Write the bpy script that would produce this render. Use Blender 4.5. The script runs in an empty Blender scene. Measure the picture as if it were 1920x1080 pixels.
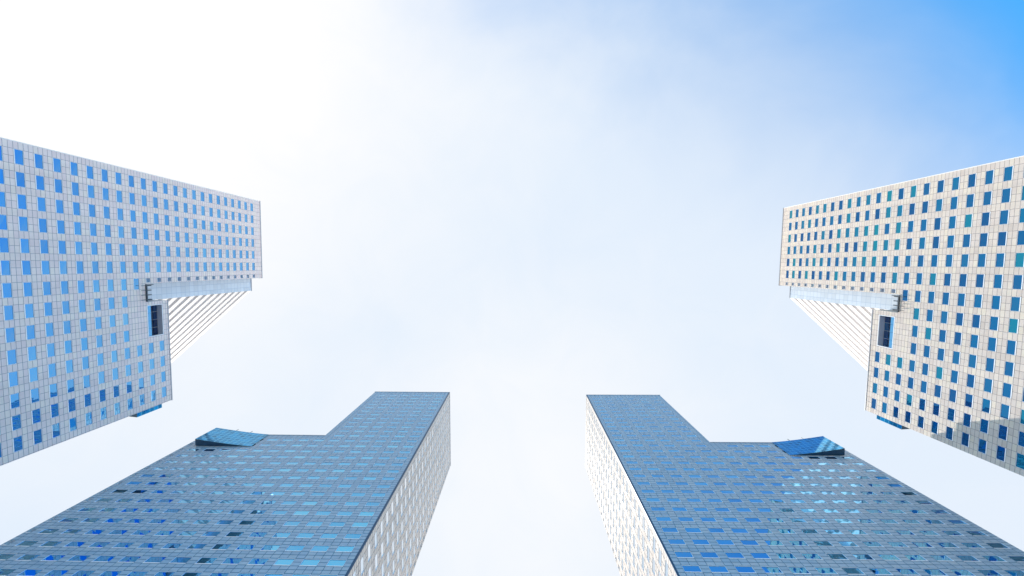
import bpy, math, random
from mathutils import Vector, Matrix

random.seed(7)
C = bpy.context.scene.collection
S = 160.0            # metres per unit of the survey (tower height is close to 1 unit)
EYE = 1.6            # camera height above the plaza

# ------------------------------------------------------------------ camera
F, ZX, ZY = 701.52, 976.47, 497.29      # focal length and zenith point, in pixels of a 1920 wide picture
cam_d = bpy.data.cameras.new('camera')
cam = bpy.data.objects.new('camera', cam_d)
C.objects.link(cam)
cam_d.sensor_width = 36.0
cam_d.lens = 36.0 * F / 1920.0
cam_d.clip_start = 0.1
cam_d.clip_end = 8000.0
zv = Vector((ZX - 960, ZY - 540, F)).normalized()         # world up, in camera axes (right, down, forward)
xv = Vector((1, 0, 0)); xv = (xv - zv * xv.dot(zv)).normalized()
yv = zv.cross(xv)
# world axes X (picture right), Y (picture down), Z (up); camera axes in the world:
right = Vector((xv[0], yv[0], zv[0]))
down = Vector((xv[1], yv[1], zv[1]))
fwd = Vector((xv[2], yv[2], zv[2]))
R = Matrix((right, -down, -fwd)).transposed()
cam.matrix_world = Matrix.Translation((0, 0, EYE)) @ R.to_4x4()
bpy.context.scene.camera = cam

def project(p):
    q = Vector(p) - Vector((0, 0, EYE))
    z = q.dot(fwd)
    if z <= 0.01:
        return None
    return (960 + F * q.dot(right) / z, 540 + F * q.dot(down) / z)

# ------------------------------------------------------------------ sun and sky
SUN = Vector((-1.0, 1.0, 1.6)).normalized()
sun_d = bpy.data.lights.new('sun', 'SUN')
sun_d.energy = 1.7
sun_d.angle = math.radians(0.5)
sun_d.color = (1.0, 0.90, 0.79)
sun = bpy.data.objects.new('sun', sun_d)
C.objects.link(sun)
sun.rotation_euler = SUN.to_track_quat('Z', 'Y').to_euler()

w = bpy.data.worlds.new('World')
bpy.context.scene.world = w
w.use_nodes = True
nt = w.node_tree
nt.nodes.clear()
N = nt.nodes.new
def lk(tree, a, b): tree.links.new(a, b)
out = N('ShaderNodeOutputWorld'); bg = N('ShaderNodeBackground')
bg.inputs['Strength'].default_value = 0.1
lk(nt, bg.outputs[0], out.inputs[0])
sky = N('ShaderNodeTexSky'); sky.sky_type = 'NISHITA'; sky.sun_disc = False
sky.sun_elevation = math.asin(SUN.z)
sky.sun_rotation = math.atan2(SUN.x, SUN.y)
sky.air_density = 1.0; sky.dust_density = 0.6; sky.ozone_density = 3.0
tc = N('ShaderNodeTexCoord'); sep = N('ShaderNodeSeparateXYZ')
lk(nt, tc.outputs['Generated'], sep.inputs[0])
def M(tree, op, a, b=None, c=None, clamp=False):
    n = tree.nodes.new('ShaderNodeMath'); n.operation = op; n.use_clamp = clamp
    for i, v in enumerate((a, b, c)):
        if v is None: continue
        if isinstance(v, (int, float)): n.inputs[i].default_value = v
        else: tree.links.new(v, n.inputs[i])
    return n.outputs[0]
def SM(tree, v, lo, hi):
    n = tree.nodes.new('ShaderNodeMapRange'); n.interpolation_type = 'SMOOTHSTEP'
    tree.links.new(v, n.inputs['Value'])
    n.inputs['From Min'].default_value = lo; n.inputs['From Max'].default_value = hi
    return n.outputs['Result']
zc = M(nt, 'MAXIMUM', sep.outputs['Z'], 0.12)
px = M(nt, 'DIVIDE', sep.outputs['X'], zc)
py = M(nt, 'DIVIDE', sep.outputs['Y'], zc)
# thin bright cloud veil that clears towards one corner of the sky
noise = N('ShaderNodeTexNoise'); noise.inputs['Scale'].default_value = 2.2
noise.inputs['Detail'].default_value = 5.0; noise.inputs['Roughness'].default_value = 0.55
noise.inputs['Distortion'].default_value = 0.4
lk(nt, tc.outputs['Generated'], noise.inputs['Vector'])
wob = M(nt, 'MULTIPLY', M(nt, 'SUBTRACT', noise.outputs[0], 0.5), 0.55)
t = M(nt, 'ADD', M(nt, 'SUBTRACT', M(nt, 'MULTIPLY', px, 0.55), M(nt, 'MULTIPLY', py, 0.80)), wob)
clear = M(nt, 'MAXIMUM', SM(nt, t, 0.24, 1.28), M(nt, 'MULTIPLY', SM(nt, M(nt, 'MULTIPLY', py, -1.0), 0.72, 1.3), 1.0))
# brightness of the veil: whitest in one part of the sky and in a patch between the towers
def blob(cx, cy, r0, r1):
    dx = M(nt, 'SUBTRACT', px, cx); dy = M(nt, 'SUBTRACT', py, cy)
    d = M(nt, 'SQRT', M(nt, 'ADD', M(nt, 'MULTIPLY', dx, dx), M(nt, 'MULTIPLY', dy, dy)))
    d = M(nt, 'ADD', d, M(nt, 'MULTIPLY', wob, 0.5))
    return M(nt, 'SUBTRACT', 1.0, SM(nt, d, r0, r1))
white = M(nt, 'MAXIMUM', blob(-1.3, -0.85, 0.5, 1.75), M(nt, 'MULTIPLY', blob(0.0, 0.6, 0.0, 0.9), 0.6))
veil = N('ShaderNodeMix'); veil.data_type = 'RGBA'
veil.inputs['A'].default_value = (3.92, 4.37, 4.95, 1)
veil.inputs['B'].default_value = (5.2, 5.12, 5.05, 1)
wisp = N('ShaderNodeTexNoise'); wisp.inputs['Scale'].default_value = 4.5
wisp.inputs['Detail'].default_value = 7.0; wisp.inputs['Roughness'].default_value = 0.6; wisp.inputs['Distortion'].default_value = 0.9
lk(nt, tc.outputs['Generated'], wisp.inputs['Vector'])
white = M(nt, 'ADD', white, M(nt, 'MULTIPLY', M(nt, 'SUBTRACT', wisp.outputs[0], 0.5), 0.45), clamp=True)
lk(nt, white, veil.inputs['Factor'])
hue = N('ShaderNodeMix'); hue.data_type = 'RGBA'; hue.blend_type = 'MULTIPLY'
hue.inputs['Factor'].default_value = 1.0
hue.inputs['B'].default_value = (0.42, 1.50, 1.85, 1)
lk(nt, sky.outputs[0], hue.inputs['A'])
mx = N('ShaderNodeMix'); mx.data_type = 'RGBA'
lk(nt, clear, mx.inputs['Factor']); lk(nt, veil.outputs['Result'], mx.inputs['A']); lk(nt, hue.outputs['Result'], mx.inputs['B'])
# added glow low in the sky, out of view, to brighten the walls
hz = M(nt, 'MULTIPLY', M(nt, 'SUBTRACT', 1.0, SM(nt, sep.outputs['Z'], 0.2, 0.5)), SM(nt, sep.outputs['Y'], -0.35, 0.1))
mh = N('ShaderNodeMix'); mh.data_type = 'RGBA'
lk(nt, hz, mh.inputs['Factor']); lk(nt, mx.outputs['Result'], mh.inputs['A']); mh.inputs['B'].default_value = (13.5, 12.0, 10.8, 1)
lk(nt, mh.outputs['Result'], bg.inputs['Color'])

sc = bpy.context.scene
sc.view_settings.view_transform = 'Standard'
sc.view_settings.look = 'None'
sc.view_settings.exposure = 1.0
sc.view_settings.gamma = 1.0
sc.render.engine = 'CYCLES'
sc.cycles.max_bounces = 8
sc.cycles.diffuse_bounces = 4
sc.cycles.glossy_bounces = 5

# ------------------------------------------------------------------ materials
def new_mat(name):
    m = bpy.data.materials.new(name); m.use_nodes = True
    return m, m.node_tree, m.node_tree.nodes['Principled BSDF']
def setp(b, **k):
    for n, v in k.items():
        n = n.replace('_', ' ')
        b.inputs[n].default_value = v
def mixc(t, fac, a, b, blend='MIX'):
    n = t.nodes.new('ShaderNodeMix'); n.data_type = 'RGBA'; n.blend_type = blend
    for key, v in (('Factor', fac), ('A', a), ('B', b)):
        if isinstance(v, (int, float)): n.inputs[key].default_value = v
        elif isinstance(v, tuple): n.inputs[key].default_value = v if len(v) == 4 else v + (1,)
        else: t.links.new(v, n.inputs[key])
    return n.outputs['Result']
def grid_nodes(t, su, sv, wu, wv):
    """UV in tiles; returns (joint mask 0/1, per tile random value output, colour output)"""
    uv = t.nodes.new('ShaderNodeUVMap'); s = t.nodes.new('ShaderNodeSeparateXYZ')
    t.links.new(uv.outputs[0], s.inputs[0])
    u = M(t, 'MULTIPLY', s.outputs[0], su); v = M(t, 'MULTIPLY', s.outputs[1], sv)
    def line(x, wd):
        f = M(t, 'FRACT', M(t, 'ADD', x, 0.5))
        d = M(t, 'ABSOLUTE', M(t, 'SUBTRACT', f, 0.5))
        return M(t, 'LESS_THAN', d, wd)
    j = M(t, 'MAXIMUM', line(u, wu), line(v, wv))
    cb = t.nodes.new('ShaderNodeCombineXYZ')
    t.links.new(M(t, 'FLOOR', u), cb.inputs[0]); t.links.new(M(t, 'FLOOR', v), cb.inputs[1])
    wn = t.nodes.new('ShaderNodeTexWhiteNoise'); wn.noise_dimensions = '2D'
    t.links.new(cb.outputs[0], wn.inputs['Vector'])
    return j, wn.outputs['Value'], wn.outputs['Color']

def tile_material(name, c1, c2, c3, joint, rough=0.32, spec=0.4, jw=0.026, jh=0.045):
    m, t, b = new_mat(name)
    j, val, col = grid_nodes(t, 1.0, 1.0, jw, jh)
    r = t.nodes.new('ShaderNodeValToRGB')
    r.color_ramp.interpolation = 'LINEAR'
    e = r.color_ramp.elements
    e[0].position = 0.0; e[0].color = c1 + (1,)
    e[1].position = 1.0; e[1].color = c3 + (1,)
    k = e.new(0.5); k.color = c2 + (1,)
    t.links.new(val, r.inputs[0])
    # broad weathering of the stone
    tcn = t.nodes.new('ShaderNodeTexCoord'); nz = t.nodes.new('ShaderNodeTexNoise')
    nz.inputs['Scale'].default_value = 0.35; nz.inputs['Detail'].default_value = 5
    mp = t.nodes.new('ShaderNodeMapping'); mp.inputs['Scale'].default_value = (1.0, 1.0, 0.12)
    t.links.new(tcn.outputs['Object'], mp.inputs[0]); t.links.new(mp.outputs[0], nz.inputs['Vector'])
    wv = M(t, 'ADD', M(t, 'MULTIPLY', nz.outputs[0], 0.35), 0.82)
    cw = t.nodes.new('ShaderNodeCombineXYZ')
    for i in range(3): t.links.new(wv, cw.inputs[i])
    base = mixc(t, 1.0, r.outputs[0], cw.outputs[0], 'MULTIPLY')
    base = mixc(t, j, base, joint)
    t.links.new(base, b.inputs['Base Color'])
    b.inputs['Specular IOR Level'].default_value = spec
    rg = M(t, 'ADD', M(t, 'MULTIPLY', val, 0.16), rough)
    rg = M(t, 'MAXIMUM', rg, M(t, 'MULTIPLY', j, 0.85))
    t.links.new(rg, b.inputs['Roughness'])
    bp = t.nodes.new('ShaderNodeBump'); bp.inputs['Strength'].default_value = 0.6
    bp.inputs['Distance'].default_value = 0.02
    t.links.new(M(t, 'SUBTRACT', 1.0, j), bp.inputs['Height'])
    # every slab sits at its own tiny angle
    geo = t.nodes.new('ShaderNodeNewGeometry')
    vs = t.nodes.new('ShaderNodeVectorMath'); vs.operation = 'SUBTRACT'
    t.links.new(col, vs.inputs[0]); vs.inputs[1].default_value = (0.5, 0.5, 0.5)
    sc_ = t.nodes.new('ShaderNodeVectorMath'); sc_.operation = 'SCALE'; sc_.inputs['Scale'].default_value = 0.035
    t.links.new(vs.outputs[0], sc_.inputs[0])
    ad = t.nodes.new('ShaderNodeVectorMath'); ad.operation = 'ADD'
    t.links.new(bp.outputs[0], ad.inputs[0]); t.links.new(sc_.outputs[0], ad.inputs[1])
    nm = t.nodes.new('ShaderNodeVectorMath'); nm.operation = 'NORMALIZE'
    t.links.new(ad.outputs[0], nm.inputs[0]); t.links.new(nm.outputs[0], b.inputs['Normal'])
    return m

MAT = {}
MAT['stone'] = tile_material('beige_stone_tiles', (0.62, 0.54, 0.48), (0.68, 0.60, 0.54), (0.72, 0.64, 0.53), (0.27, 0.24, 0.24))
MAT['stone_light'] = tile_material('light_stone_tiles', (0.82, 0.68, 0.67), (0.86, 0.73, 0.71), (0.88, 0.77, 0.70), (0.30, 0.30, 0.34))
MAT['stone_side'] = tile_material('lit_tone_stone_tiles', (0.58, 0.56, 0.54), (0.64, 0.61, 0.58), (0.68, 0.63, 0.58), (0.14, 0.15, 0.18), 0.5, 0.15, 0.045, 0.08)  # front stone again; the narrow sides' brighter lighting put into its tone
MAT['stone_shade'] = tile_material('blue_shade_stone_tiles', (0.29, 0.38, 0.47), (0.35, 0.42, 0.50), (0.41, 0.45, 0.50), (0.03, 0.12, 0.20), 0.36, 0.8, 0.032, 0.07)  # same stone as the narrow sides, blue shade put into its colour
MAT['stone_end_shade'] = tile_material('end_wall_shade_tiles', (0.09, 0.13, 0.15), (0.12, 0.16, 0.18), (0.15, 0.18, 0.19), (0.03, 0.04, 0.05))  # shade of the end walls put into the colour, darkening their reflections

def glass_material(name, a, b_, c_, rough=0.02, ior=1.45, cw=1.0):
    """mirror-coated window glass, tint differing from pane to pane"""
    m, t, b = new_mat(name)
    at = t.nodes.new('ShaderNodeAttribute'); at.attribute_name = 'pane_tone'
    r = t.nodes.new('ShaderNodeValToRGB'); e = r.color_ramp.elements
    e[0].position = 0.0; e[0].color = a + (1,)
    e[1].position = 1.0; e[1].color = c_ + (1,)
    k = e.new(0.6); k.color = b_ + (1,)
    t.links.new(at.outputs['Fac'], r.inputs[0])
    t.links.new(r.outputs[0], b.inputs['Base Color'])
    setp(b, Metallic=1.0, Roughness=rough, Coat_Weight=cw, Coat_Roughness=0.01, Coat_IOR=ior)
    tcn = t.nodes.new('ShaderNodeTexCoord'); nz = t.nodes.new('ShaderNodeTexNoise')
    nz.inputs['Scale'].default_value = 0.35; nz.inputs['Detail'].default_value = 1.0
    t.links.new(tcn.outputs['Object'], nz.inputs['Vector'])
    bp = t.nodes.new('ShaderNodeBump'); bp.inputs['Strength'].default_value = 0.15; bp.inputs['Distance'].default_value = 0.02
    t.links.new(nz.outputs[0], bp.inputs['Height'])
    t.links.new(bp.outputs[0], b.inputs['Normal']); t.links.new(bp.outputs[0], b.inputs['Coat Normal'])
    return m
MAT['pane'] = glass_material('blue_mirror_glass', (0.0, 0.12, 0.36), (0.0, 0.18, 0.45), (0.0, 0.31, 0.43), cw=0.1)
MAT['pane_front'] = glass_material('front_mirror_glass', (0.0, 0.35, 0.72), (0.01, 0.41, 0.80), (0.03, 0.48, 0.84), ior=1.5, cw=0.5)
MAT['pane_sky_sheen'] = glass_material('sky_sheen_glass', (0.55, 0.72, 0.86), (0.70, 0.82, 0.92), (0.85, 0.90, 0.94))  # front glass again; white sky reflection at grazing view put into the tint
MAT['pane_light'] = glass_material('light_mirror_glass', (0.0, 0.37, 0.80), (0.01, 0.41, 0.86), (0.05, 0.48, 0.88), ior=1.6)

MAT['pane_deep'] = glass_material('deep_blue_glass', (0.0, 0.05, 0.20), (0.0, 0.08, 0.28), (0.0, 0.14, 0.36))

def plain(name, col, rough=0.5, metal=0.0, spec=0.5, noise=0.08):
    m, t, b = new_mat(name)
    tcn = t.nodes.new('ShaderNodeTexCoord'); nz = t.nodes.new('ShaderNodeTexNoise')
    nz.inputs['Scale'].default_value = 0.8; nz.inputs['Detail'].default_value = 4
    t.links.new(tcn.outputs['Object'], nz.inputs['Vector'])
    lo = tuple(c * (1 - noise) for c in col); hi = tuple(min(1, c * (1 + noise)) for c in col)
    t.links.new(mixc(t, nz.outputs[0], lo, hi), b.inputs['Base Color'])
    setp(b, Roughness=rough, Metallic=metal); b.inputs['Specular IOR Level'].default_value = spec
    return m
MAT['frame'] = plain('light_aluminium', (0.80, 0.84, 0.88), 0.3, 0.35)
MAT['coping'] = plain('grey_metal_coping', (0.42, 0.45, 0.50), 0.4, 0.6)
MAT['navy'] = plain('dark_blue_metal', (0.02, 0.07, 0.13), 0.35, 0.3)
MAT['white'] = plain('white_cladding', (0.84, 0.83, 0.81), 0.55)
MAT['white_recess'] = plain('recess_shade_white', (0.76, 0.76, 0.78), 0.5)  # white cladding again, with recess and underside shade put into the colour
MAT['dark'] = plain('dark_steel', (0.07, 0.09, 0.11), 0.5, 0.4)
MAT['soffit'] = plain('pale_soffit', (0.50, 0.52, 0.52), 0.6)
MAT['roof'] = plain('roof_gravel', (0.30, 0.29, 0.28), 0.9)

def curtain_material(name, col, line, metal, rough, gw=0.03, coat=0.6, var=0.15):
    m, t, b = new_mat(name)
    j, val, c = grid_nodes(t, 1.0, 1.0, gw, gw)
    tone = M(t, 'ADD', M(t, 'MULTIPLY', val, var), 1.0 - var * 0.6)
    cw = t.nodes.new('ShaderNodeCombineXYZ')
    for i in range(3): t.links.new(tone, cw.inputs[i])
    base = mixc(t, 1.0, col, cw.outputs[0], 'MULTIPLY')
    t.links.new(mixc(t, j, base, line), b.inputs['Base Color'])
    setp(b, Metallic=metal, Roughness=rough, Coat_Weight=coat)
    return m
MAT['slot'] = curtain_material('pale_glass_panels', (0.66, 0.76, 0.86), (0.40, 0.52, 0.68), 0.35, 0.18)
MAT['wedge'] = curtain_material('blue_glass_panels', (0.0, 0.23, 0.52), (0.12, 0.46, 0.72), 0.9, 0.05, 0.06, 0.15, 0.5)

m, t, b = new_mat('plaza_paving')
tcn = t.nodes.new('ShaderNodeTexCoord'); br = t.nodes.new('ShaderNodeTexBrick')
br.inputs['Scale'].default_value = 0.5; br.inputs['Color1'].default_value = (0.60, 0.57, 0.53, 1)
br.inputs['Color2'].default_value = (0.66, 0.62, 0.57, 1); br.inputs['Mortar'].default_value = (0.2, 0.2, 0.2, 1)
br.inputs['Mortar Size'].default_value = 0.01
t.links.new(tcn.outputs['Object'], br.inputs['Vector']); t.links.new(br.outputs[0], b.inputs['Base Color'])
b.inputs['Roughness'].default_value = 0.8
MAT['plaza'] = m

# ------------------------------------------------------------------ mesh helper
class MB:
    def __init__(s): s.v = []; s.f = []; s.m = []; s.uv = []; s.tone = []
    def quad(s, pts, mat=0, uv=None, tone=0.5):
        i = len(s.v); s.v += [tuple(p) for p in pts]; n = len(pts)
        s.f.append(tuple(range(i, i + n))); s.m.append(mat)
        s.uv.append(uv if uv else [(0, 0)] * n); s.tone.append(tone)
    def build(s, name, mats, parent=None):
        me = bpy.data.meshes.new(name)
        me.from_pydata(s.v, [], s.f)
        ul = me.uv_layers.new(name='UVMap')
        flat = [c for f in s.uv for p in f for c in p]
        ul.data.foreach_set('uv', flat)
        at = me.attributes.new('pane_tone', 'FLOAT', 'FACE'); at.data.foreach_set('value', s.tone)
        for mt in mats: me.materials.append(mt)
        me.polygons.foreach_set('material_index', s.m)
        me.update()
        o = bpy.data.objects.new(name, me); C.objects.link(o)
        if parent: o.parent = parent
        return o

BAY, FLR = 0.0309 * S, 0.0216 * S          # 4.94 m and 3.46 m
TU, TV = BAY / 3.0, FLR / 4.0              # one stone slab
WW, WH = 2 * TU, 2 * TV                    # a window takes two by two slabs
U0 = 0.021 * S                             # first window axis from the tower's edge

def tower(name, label, origin, U, D, H, LOW, SLOTB, TALL, LOWU, W, h0, kind, stone, glass, trim):
    """origin: (x, y) of the outer front corner; U along the front, D into the block; all in metres.
       kind 'side' has the glazed slot, the white banded wing and the loggia."""
    U = Vector((U[0], U[1], 0)).normalized(); D = Vector((D[0], D[1], 0)); D = (D - U * D.dot(U)).normalized()
    Z = Vector((0, 0, 1)); hand = U.cross(D).z        # +1: (U, D, Z) is right-handed
    root = bpy.data.objects.new(name, None); C.objects.link(root)
    root.location = (origin[0], origin[1], 0)
    root['label'] = label; root['category'] = 'office tower'; root['group'] = 'office towers round the plaza'
    O = Vector((origin[0], origin[1], 0))
    def P(u, d, z): return U * u + D * d + Z * z       # relative to the root
    def face(mb, pts, nrm, mat=0, uv=None, tone=0.5):
        pts = [Vector(p) for p in pts]
        n = (pts[1] - pts[0]).cross(pts[2] - pts[0])
        if n.dot(nrm) < 0:
            pts.reverse()
            if uv: uv = list(uv)[::-1]
        mb.quad(pts, mat, uv, tone)
    DEP = 0.206 * S
    SB = 0.0305 * S; WD = 0.2635 * S; WU = 0.4475 * S
    zc0 = h0                                            # centre height of the top window row
    smat = [0]
    wall = MB(); wins = []                              # wins: (centre, axis a, normal n, w, h, depth)
    def facade(base, a, nrm, a0, a1, z0, ztop_of, axis0, dirs=1, small_edge=None, skip=None, extra=None, depth=0.16):
        """wall plane through base, running along unit vector a; window axes at axis0 + k*BAY"""
        ops = []
        nf = int((zc0 - 3.0) / FLR)
        k = 0
        while axis0 + k * BAY - WW / 2 < a1:
            ca = axis0 + k * BAY
            for c in range(nf + 1):
                zc_ = zc0 - c * FLR
                lo, hi = ca - WW / 2, ca + WW / 2
                if lo < a0 + 0.3: continue
                if zc_ + WH / 2 > max(ztop_of(ca), ztop_of(lo + 0.5)) - 0.8: continue
                if skip and skip(ca, zc_): continue
                if hi > a1 - 0.3 or (small_edge and small_edge(ca, zc_)):
                    edge = a1 if hi > a1 - 0.3 else small_edge(ca, zc_)
                    hi = edge - 0.25
                    if hi - lo < 0.8: continue
                    ops.append((lo, hi, zc_ - WH / 2 + 0.2, zc_ + WH / 2 - 0.1, 1.15, 'small'))
                else:
                    ops.append((lo, hi, zc_ - WH / 2, zc_ + WH / 2, depth, 'win'))
            k += 1
        if extra: ops += extra
        return ops
    def emit(base, a, nrm, regions, ops, uoff):
        """regions: list of (a0, a1, z0, z1) making up the wall; ops: openings"""
        def Q(x, z, dd=0.0): return base + a * x + Z * z - nrm * dd
        def tuv(x, z): return ((x - uoff) / TU, (z - (zc0 - WH / 2)) / TV)
        for (a0, a1, z0, z1) in regions:
            inside = [o for o in ops if o[0] < a1 and o[1] > a0 and o[2] < z1 and o[3] > z0]
            # horizontal strips first, then holes within each strip
            zs = sorted(set([z0, z1] + [min(max(z, z0), z1) for o in inside for z in (o[2], o[3])]))
            for zi in range(len(zs) - 1):
                lo, hi = zs[zi], zs[zi + 1]
                if hi - lo < 1e-4: continue
                mid = (lo + hi) / 2
                row = sorted([(max(o[0], a0), min(o[1], a1)) for o in inside if o[2] < mid < o[3]])
                x = a0
                for (l, r_) in row + [(a1, a1)]:
                    if l - x > 1e-4:
                        n = max(1, int((l - x) / 12) + 1)
                        for q in range(n):
                            xa = x + (l - x) * q / n; xb = x + (l - x) * (q + 1) / n
                            pts = [Q(xa, lo), Q(xb, lo), Q(xb, hi), Q(xa, hi)]
                            face(wall, pts, nrm, smat[0], [tuv(xa, lo), tuv(xb, lo), tuv(xb, hi), tuv(xa, hi)])
                    x = max(x, r_)
        for (l, r_, lo, hi, dp, kd) in ops:
            for (p, q, nn) in (((l, lo), (r_, lo), Z), ((l, hi), (r_, hi), -Z), ((l, lo), (l, hi), a), ((r_, lo), (r_, hi), -a)):
                pts = [Q(p[0], p[1]), Q(q[0], q[1]), Q(q[0], q[1], dp), Q(p[0], p[1], dp)]
                mi = 2 if kd == 'small' else 1
                face(wall, pts, nn, mi)
            if kd in ('win', 'small'):
                wins.append((Q((l + r_) / 2, (lo + hi) / 2), a, nrm, r_ - l, hi - lo, dp, kd))
    # ---- front
    side = kind == 'side'
    def top(ca):
        if ca < TALL: return H
        if side and ca < LOWU: return SLOTB
        return LOW
    def small(ca, z):
        if side and z > SLOTB - 0.2 * FLR and ca + WW / 2 > TALL - 0.3 and ca - WW / 2 < TALL: return TALL
        return None
    extra = []
    skip = None
    if side:
        la, lb, lc, ld = 0.2475 * S, 0.3085 * S, H - 0.3155 * S, H - 0.2845 * S
        extra = [(la, lb, lc, ld, 1.9, 'loggia')]
        def skip(ca, z):
            if z > SLOTB - 0.4 - WH / 2 and TALL + 1.0 < ca and ca - WW / 2 < LOWU + 0.3: return True
            if la - 1.5 < ca + WW / 2 and ca - WW / 2 < lb + 1.0 and lc - 2.0 < z + WH / 2 and z - WH / 2 < ld + 1.0: return True
            if ca < TALL: return False
            return False
    nrmF = -D
    if not side:
        skip = lambda ca, z: ca > TALL and ca - WW / 2 < TALL and z > LOW - 3.0
    opsF = facade(P(0, 0, 0), U, nrmF, 0, W, 0, top, U0, small_edge=small, skip=skip, extra=extra)
    if side:
        regs = [(0, TALL, 0, H), (TALL, LOWU, 0, SLOTB), (LOWU, W, 0, LOW)]
    else:
        regs = [(0, TALL, 0, H), (TALL, W, 0, LOW)]
    # openings never cross a region edge above the slot; below it they may, so cut the lower part as one sheet
    cut = SLOTB if side else LOW
    cutz = cut - 0.4 if side else cut - 0.4
    regs2 = [(0, W, 0, cutz), (0, TALL, cutz, H)]
    if side:
        regs2 += [(TALL, LOWU, cutz, SLOTB), (LOWU, W, cutz, LOW)]
    else:
        regs2 += [(TALL, W, cutz, LOW)]
    emit(P(0, 0, 0), U, nrmF, regs2, opsF, U0 - WW / 2)
    # ---- outer side of the tall block (u = 0)
    def topH(_): return H
    def smallS(ca, z): return None
    opsS = facade(P(0, 0, 0), D, -U, 0, DEP, 0, topH, U0)
    smat[0] = 0 if side else 3
    emit(P(0, 0, 0), D, -U, [(0, DEP, 0, H)], opsS, U0 - WW / 2)
    smat[0] = 0
    # ---- inner side of the tall block above the roofs
    lowroof = LOW
    rz = SLOTB if side else LOW
    dmax = SB if side else DEP
    pts = [P(TALL, 0, rz), P(TALL, DEP, rz), P(TALL, DEP, H), P(TALL, 0, H)]
    opsI = [] if side else [o for o in facade(P(TALL, 0, 0), D, U, 0, DEP, 0, topH, U0) if o[2] > LOW + 0.5]
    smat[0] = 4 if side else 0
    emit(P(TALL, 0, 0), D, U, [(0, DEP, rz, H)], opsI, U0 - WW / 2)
    # ---- back of the tall block, the end of the low block, its back
    LD = (0.2635 if side else 0.206) * S
    smat[0] = 0
    opsB = facade(P(0, DEP, 0), U, D, 0, TALL, 0, topH, U0)
    emit(P(0, DEP, 0), U, D, [(0, TALL, 0, H)], opsB, U0 - WW / 2)
    def topL(_): return LOW
    opsE = facade(P(W, 0, 0), D, U, 0, LD, 0, topL, U0)
    if side:
        opsE = [o for o in opsE if not (o[3] > H - 0.345 * S and o[0] < 0.11 * S)]
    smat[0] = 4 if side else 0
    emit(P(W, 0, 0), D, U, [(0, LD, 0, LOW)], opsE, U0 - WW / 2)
    smat[0] = 0
    opsC = facade(P(0, LD, 0), U, D, TALL, W, 0, topL, U0)
    emit(P(0, LD, 0), U, D, [(TALL, W, 0, LOW)], opsC, U0 - WW / 2)
    if side:  # wall of the low block that faces the slot
        emit(P(LOWU, 0, 0), D, -U, [(0, SB, SLOTB, LOW)], [], 0)
    wall.build('tiled_wall', [stone, MAT['frame'], MAT['dark'], MAT['stone_side'], MAT['stone_end_shade']], root)

    # ---- roofs and copings
    rf = MB()
    face(rf, [P(0, 0, H - .6), P(TALL, 0, H - .6), P(TALL, DEP, H - .6), P(0, DEP, H - .6)], Z)
    face(rf, [P(TALL, 0, LOW - .6), P(W, 0, LOW - .6), P(W, LD, LOW - .6), P(TALL, LD, LOW - .6)], Z)
    if side:
        rf = MB()
        face(rf, [P(0, 0, H - .6), P(TALL, 0, H - .6), P(TALL, DEP, H - .6), P(0, DEP, H - .6)], Z)
        face(rf, [P(LOWU, 0, LOW - .6), P(W, 0, LOW - .6), P(W, LD, LOW - .6), P(LOWU, LD, LOW - .6)], Z)
        face(rf, [P(TALL, 0, SLOTB), P(LOWU, 0, SLOTB), P(LOWU, SB, SLOTB), P(TALL, SB, SLOTB)], Z)
    rf.build('roof', [MAT['roof']], root)
    def box(mb, a, b, mat=0, uvs=None):
        (u0, d0, z0), (u1, d1, z1) = a, b
        c = [P(u, d, z) for z in (z0, z1) for d in (d0, d1) for u in (u0, u1)]
        for idx, n in (((0, 1, 3, 2), -Z), ((4, 5, 7, 6), Z), ((0, 1, 5, 4), -D), ((2, 3, 7, 6), D), ((0, 2, 6, 4), -U), ((1, 3, 7, 5), U)):
            face(mb, [c[i] for i in idx], n, mat)
    cp = MB(); e = 0.12; hh = 0.38
    box(cp, (-e, -e, H), (TALL + e, 0.5, H + hh)); box(cp, (-e, 0.5, H), (0.5, DEP + e, H + hh))
    box(cp, (TALL - 0.5, 0.5, H), (TALL + e, DEP + e, H + hh)); box(cp, (0.5, DEP - 0.5, H), (TALL - 0.5, DEP + e, H + hh))
    cp.build('coping', [MAT['coping']], root); cp = MB()
    l0 = (LOWU if side else TALL) + (0 if side else 0.005)
    box(cp, (l0, -e, LOW), (W + e, 0.5, LOW + hh * .7)); box(cp, (W - 0.5, 0.5, LOW), (W + e, LD + e, LOW + hh * .7))
    box(cp, (l0, LD - 0.5, LOW), (W - 0.5, LD + e, LOW + hh * .7))
    cp.build('coping', [MAT['coping']], root)

    # ---- vertical trim on the outer corner
    tr = MB(); q = 0.42 if trim == 'navy' else 0.16
    box(tr, (-0.05, -0.05, 0), (q, q * .5, H - 0.004))
    tr.build('corner_trim', [MAT['navy'] if trim == 'navy' else MAT['white']], root)

    if side:
        # pale glazed strip at the back of the slot
        sl = MB()
        face(sl, [P(TALL - .3, SB, SLOTB), P(LOWU, SB, SLOTB), P(LOWU, SB, H), P(TALL - .3, SB, H)], -D, 0,
             [(0, SLOTB / 1.73), (5.2 / 1.9, SLOTB / 1.73), (5.2 / 1.9, H / 1.73), (0, H / 1.73)])
        box(sl, (TALL - .3, SB - .15, H), (LOWU + .1, SB + .5, H + .35), 1)
        sl.build('glazed_slot', [MAT['slot'], MAT['coping']], root)
        # white banded wing, its long face cut at 45 degrees
        wg = MB()
        A = Vector((LOWU, SB, 0)); B = Vector((WU, WD, 0)); Lw = (B - A).length; dv = (B - A) / Lw
        nv = Vector((dv.y, -dv.x, 0))                       # outward, in (u, d)
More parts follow.
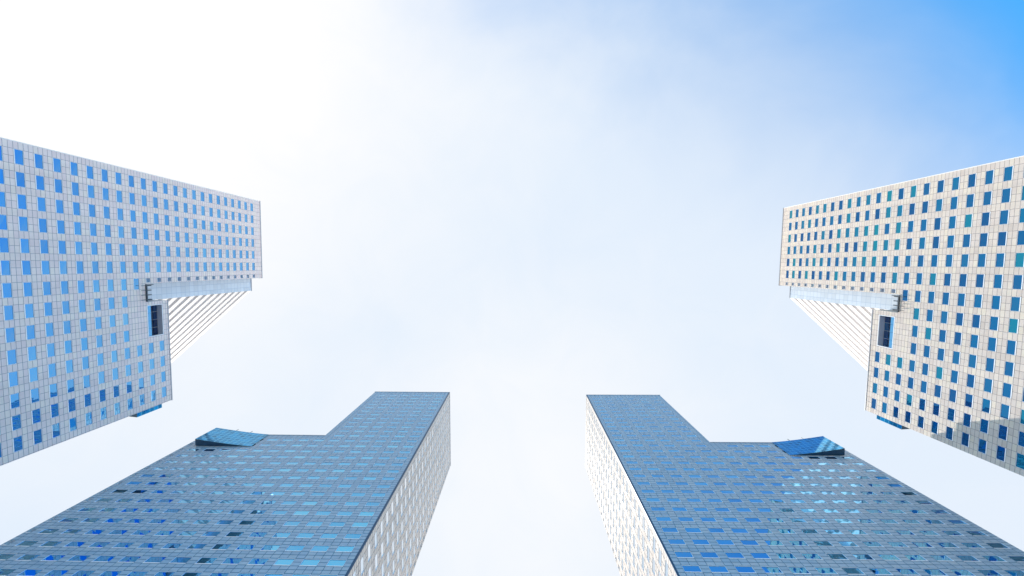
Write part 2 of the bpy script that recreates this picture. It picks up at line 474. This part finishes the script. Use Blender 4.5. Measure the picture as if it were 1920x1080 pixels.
        def PW(s, o, z): q_ = A + dv * s + nv * o; return P(q_.x, q_.y, z)
        nW = (U * nv.x + D * nv.y)
        face(wg, [PW(0, -1.3, 0), PW(Lw, -1.3, 0), PW(Lw, -1.3, H), PW(0, -1.3, H)], nW, 1)
        face(wg, [P(TALL - .5, WD, 0), P(WU, WD, 0), P(WU, WD, H), P(TALL - .5, WD, H)], D, 0)
        face(wg, [P(TALL - .5, DEP, 0), P(TALL - .5, WD, 0), P(TALL - .5, WD, H), P(TALL - .5, DEP, H)], -U, 0)
        face(wg, [P(TALL - .5, SB, H), P(LOWU, SB, H), P(WU, WD, H), P(TALL - .5, WD, H)], Z, 0)
        face(wg, [P(TALL - .5, SB, H), P(TALL - .5, SB, H - 1), P(TALL - .5, DEP, H - 1), P(TALL - .5, DEP, H)], -U, 0)
        z = H
        k = 0
        while z > 0:
            zb = max(z - FLR * 0.55 - (0.35 if k == 0 else 0), 0)
            o1, o0 = 0.0, -1.3
            face(wg, [PW(0, o1, zb), PW(Lw, o1, zb), PW(Lw, o1, z), PW(0, o1, z)], nW, 0)
            face(wg, [PW(0, o1, zb), PW(Lw, o1, zb), PW(Lw, o0, zb), PW(0, o0, zb)], -Z, 1)
            face(wg, [PW(0, o1, z), PW(Lw, o1, z), PW(Lw, o0, z), PW(0, o0, z)], Z, 0)
            dW = (U * dv.x + D * dv.y)
            face(wg, [PW(Lw, o1, zb), PW(Lw, o0, zb), PW(Lw, o0, z), PW(Lw, o1, z)], dW, 0)
            z = (z if k else z - .35) - FLR; k += 1
        wg.build('banded_wing', [MAT['white'], MAT['white_recess']], root)
        # loggia: lined recess, dark glass at the back, glass balustrade in front
        lg = MB(); dp = 1.9
        fr = 0.22
        box(lg, (la, -.04, ld - fr), (lb, .3, ld)); box(lg, (la, -.04, lc), (lb, .3, lc + fr))
        box(lg, (la, -.04, lc + fr), (la + fr, .3, ld - fr)); box(lg, (lb - fr, -.04, lc + fr), (lb, .3, ld - fr))
        LG = lg.build('loggia', [MAT['frame']], root)
        pn = MB(); nx, nz_ = 4, 3
        for i in range(nx):
            for j in range(nz_):
                ua = la + (lb - la) * i / nx + .05; ub = la + (lb - la) * (i + 1) / nx - .05
                za = lc + (ld - lc) * j / nz_ + .05; zb = lc + (ld - lc) * (j + 1) / nz_ - .05
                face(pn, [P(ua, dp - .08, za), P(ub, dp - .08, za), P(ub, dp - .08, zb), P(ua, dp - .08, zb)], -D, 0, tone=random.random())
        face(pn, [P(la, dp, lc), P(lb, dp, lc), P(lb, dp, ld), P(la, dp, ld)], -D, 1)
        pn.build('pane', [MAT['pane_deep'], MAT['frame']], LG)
        bl = MB()
        for i in range(nx):
            ua = la + fr + (lb - la - 2 * fr) * i / nx + .04; ub = la + fr + (lb - la - 2 * fr) * (i + 1) / nx - .04
            box(bl, (ua, .5, lc + .01), (ub, .54, lc + 1.7))
        bl.build('balustrade', [MAT['pane_light']], LG)
        # maintenance bar with brackets at the foot of the slot
        mb = MB(); zb = SLOTB + 1.0
        box(mb, (TALL + .3, -.05, SLOTB + .02), (TALL + .5, .5, SLOTB + 2.2)); box(mb, (LOWU - .9, -.05, SLOTB + .02), (LOWU - .5, .5, SLOTB + 1.6))
        box(mb, (TALL + .2, -.35, SLOTB - .3), (LOWU - .2, .05 - .055, SLOTB + .0))
        for i in range(4):
            uu = TALL + .5 + (LOWU - TALL - 1.4) * i / 3
            box(mb, (uu, -.75, SLOTB - 2.2), (uu + .12, -.6, SLOTB - .25))
            box(mb, (uu, -.6, SLOTB - .5), (uu + .12, -.35, SLOTB - .38))
            box(mb, (uu, .05, SLOTB + .5), (uu + .3, .3, SLOTB + 1.6))
        mb.build('maintenance_rail', [MAT['dark']], root)
        # glass wedge on the end wall
        wz = MB(); z0, z1 = H - 0.341 * S, H - 0.293 * S; st = 0.0085 * S; wl = 0.1 * S
        a_, b_, c_ = (W + .002, .3), (W + st, .3), (W + .002, wl)
        face(wz, [P(*a_, z0), P(*b_, z0), P(*b_, z1), P(*a_, z1)], -D, 0, [(0, 0), (1, 0), (1, 6), (0, 6)])
        face(wz, [P(*b_, z0), P(*c_, z0), P(*c_, z1), P(*b_, z1)], U, 0, [(0, 0), (8, 0), (8, 6), (0, 6)])
        face(wz, [P(*a_, z1), P(*b_, z1), P(*c_, z1)], Z, 0)
        WZ = wz.build('glass_wedge', [MAT['wedge']], root)
        us = MB(); face(us, [P(*a_, z0), P(*b_, z0), P(*c_, z0)], -Z, 0)
        us.build('underside', [MAT['navy']], WZ)
    else:
        wz = MB(); z0, z1 = SLOTB, LOW + .3; st = 0.0140 * S
        ua, ub = 0.322 * S, (W - (W / S - 0.431 if W / S > 0.445 else 0.420 and W / S - 0.422) * S)
        a_, b_, c_ = (ub, -.13), (ub, -st), (ua, -.13)
        Lg = math.hypot(ub - ua, st)
        nn = -D
        prof = [(ua + (ub - ua) * i / 8, -.13 - (st - .13) * (i / 8) ** 1.25) for i in range(9)]
        for i in range(8):
            p0, p1 = prof[i], prof[i + 1]
            face(wz, [P(*p0, z0), P(*p1, z0), P(*p1, z1), P(*p0, z1)], -D, 0,
                 [(i * 1.5, 0), (i * 1.5 + 1.5, 0), (i * 1.5 + 1.5, 7), (i * 1.5, 7)])
        face(wz, [P(*a_, z0), P(*b_, z0), P(*b_, z1), P(*a_, z1)], U, 0, [(0, 0), (2, 0), (2, 7), (0, 7)])
        face(wz, [P(*a_, z1)] + [P(*p, z1) for p in reversed(prof)], Z, 0)
        face(wz, [P(*a_, z0), P(*c_, z0), P(*c_, z1), P(*a_, z1)], D, 0)
        WZ = wz.build('glass_wedge', [MAT['wedge']], root)
        us = MB(); face(us, [P(*a_, z0)] + [P(*p, z0) for p in reversed(prof)], -Z, 0)
        us.build('underside', [MAT['navy']], WZ)
        for f_ in (0.35, 0.62):
            an = MB(); uu = ua + (ub - ua) * f_; dd = -.13 - (st - .13) * f_
            box(an, (uu, dd + .15, z1), (uu + .12, dd + .27, z1 + 1.0))
            an.build('antenna', [MAT['dark']], root)

    # ---- windows: the hundred that show largest are parts, the rest one piece
    def ring(w_, h_, dp):
        """frame ring and light sill, local: x along the wall, y outwards, z up"""
        fw, sill, o = 0.07, 0.24, -0.03
        outer = [(-w_ / 2, -h_ / 2), (w_ / 2, -h_ / 2), (w_ / 2, h_ / 2), (-w_ / 2, h_ / 2)]
        inner = [(-w_ / 2 + fw, -h_ / 2 + sill), (w_ / 2 - fw, -h_ / 2 + sill), (w_ / 2 - fw, h_ / 2 - fw), (-w_ / 2 + fw, h_ / 2 - fw)]
        fs = []
        for i in range(4):
            j = (i + 1) % 4
            oy = 0.05 if i == 0 else o
            a0, a1, b1, b0 = outer[i], outer[j], inner[j], inner[i]
            fs.append([(a0[0], oy, a0[1]), (a1[0], oy, a1[1]), (b1[0], o, b1[1]), (b0[0], o, b0[1])])
            fs.append([(b0[0], o, b0[1]), (b1[0], o, b1[1]), (b1[0], -dp, b1[1]), (b0[0], -dp, b0[1])])
        # underside of the projecting sill
        fs.append([(-w_ / 2, 0.05, -h_ / 2), (w_ / 2, 0.05, -h_ / 2), (w_ / 2, -0.05, -h_ / 2), (-w_ / 2, -0.05, -h_ / 2)])
        return fs, inner
    def pane_pts(inner, dp, amp):
        return [(p[0], -dp + random.uniform(-amp, amp), p[1]) for p in inner]
    def local(ctr, a, n):
        x = a if a.cross(n).dot(Z) > 0 else -a       # x, y=n, z right-handed: x cross n = Z
        return x
    scored = []
    for wi in wins:
        c, a, n, w_, h_, dp, kd = wi
        cw = c + O
        score = 0
        if n.dot(Vector((0, 0, EYE)) - cw) > 0:
            corners = [project(cw + a * (sx * w_ / 2) + Z * (sz * h_ / 2)) for sx, sz in ((-1, -1), (1, -1), (1, 1), (-1, 1))]
            if all(corners):
                ar = 0
                for i in range(4):
                    x0, y0 = corners[i]; x1, y1 = corners[(i + 1) % 4]
                    ar += x0 * y1 - x1 * y0
                cx = sum(p[0] for p in corners) / 4; cy = sum(p[1] for p in corners) / 4
                if 4 < cx < 1916 and 4 < cy < 1076: score = abs(ar) / 2
        scored.append((score, wi))
    scored.sort(key=lambda s: -s[0])
    ind = [s[1] for s in scored[:100] if s[0] > 0]
    rest = [s[1] for s in scored[len(ind):]]
    frame_me = {}
    pane_me = {}
    for (c, a, n, w_, h_, dp, kd) in ind:
        dpp = dp if kd == 'small' else dp - 0.03
        gl = MAT['pane_sky_sheen'] if (not side and n.dot(-U) > 0.9) else glass
        key = (round(w_, 2), round(h_, 2), round(dpp, 2), gl.name)
        if key not in frame_me:
            mb = MB(); fs, inner = ring(w_, h_, dpp)
            for f_ in fs: mb.quad(f_)
            o = mb.build('window', [MAT['frame']], root)
            frame_me[key] = (o.data, inner); bpy.data.objects.remove(o)
            pane_me[key] = []
            for q in range(24):
                mb = MB(); mb.quad(pane_pts(inner, dpp - .02, 0.014), tone=random.random())
                o = mb.build('pane', [gl], root); pane_me[key].append(o.data); bpy.data.objects.remove(o)
        x = local(c, a, n)
        mtx = Matrix((x, n, Z)).transposed().to_4x4(); mtx.translation = c
        o = bpy.data.objects.new('window', frame_me[key][0]); C.objects.link(o); o.parent = root
        o.matrix_local = mtx
        p = bpy.data.objects.new('pane', random.choice(pane_me[key])); C.objects.link(p); p.parent = o
    fm, pm = MB(), MB()
    for (c, a, n, w_, h_, dp, kd) in rest:
        dpp = dp if kd == 'small' else dp - 0.03
        fs, inner = ring(w_, h_, dpp)
        x = local(c, a, n)
        def T(p): return c + x * p[0] + n * p[1] + Z * p[2]
        for f_ in fs: fm.quad([T(p) for p in f_])
        pm.quad([T(p) for p in pane_pts(inner, dpp - .02, 0.014)], 1 if (not side and n.dot(-U) > 0.9) else (2 if side and n.dot(nrmF) < 0.5 else 0), tone=random.random())  # end and back panes take the deep glass, its dark colour replacing shade
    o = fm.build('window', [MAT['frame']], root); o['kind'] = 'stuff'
    p = pm.build('pane', [glass, MAT['pane_sky_sheen'], MAT['pane_deep']], o); p['kind'] = 'stuff'
    return root

# ------------------------------------------------------------------ ground
g = MB(); G = 3000.0
g.quad([(-G, -G, 0), (G, -G, 0), (G, G, 0), (-G, G, 0)])
go = g.build('plaza', [MAT['plaza']]); go['kind'] = 'structure'

def Zh(h): return h * S + EYE
# left tower: front faces +X
yl = -0.0116
tower('office_tower', 'beige tower at the left edge with a shaded face and a white striped wing',
      ((-0.7035 - 0.1719 * yl) * S, -0.1719 * S), (yl, 1), (-1, yl), Zh(1.0005), Zh(0.7262), Zh(0.6863),
      0.2063 * S, 0.2415 * S, 0.4443 * S, Zh(0.9704), 'side', MAT['stone_light'], MAT['pane_light'], 'white')
yr = -0.0154
tower('office_tower', 'sunlit cream tower at the right edge with deep blue windows and a shadowed lower corner',
      ((0.6962 - 0.1519 * yr) * S, -0.1519 * S), (yr, 1), (1, -yr), Zh(1.0218), Zh(0.7505), Zh(0.7020),
      0.2058 * S, 0.2392 * S, 0.4420 * S, Zh(0.9935), 'side', MAT['stone'], MAT['pane'], 'white')
tower('office_tower', 'grey blue tower left of centre, its narrow side pale grey in shade',
      (-0.1937 * S, 0.3467 * S), (-1, 0.0005), (0, 1), Zh(0.9970), Zh(0.7335), Zh(0.6850),
      0.2052 * S, 0.2052 * S, 0.4520 * S, Zh(0.9730), 'front', MAT['stone_shade'], MAT['pane_front'], 'navy')
tower('office_tower', 'grey blue tower right of centre, its narrow side bright cream in the sun',
      (0.1805 * S, 0.3560 * S), (1, -0.0054), (0, 1), Zh(1.0120), Zh(0.7388), Zh(0.6900),
      0.2000 * S, 0.2000 * S, 0.4420 * S, Zh(0.9850), 'front', MAT['stone_shade'], MAT['pane_front'], 'navy')
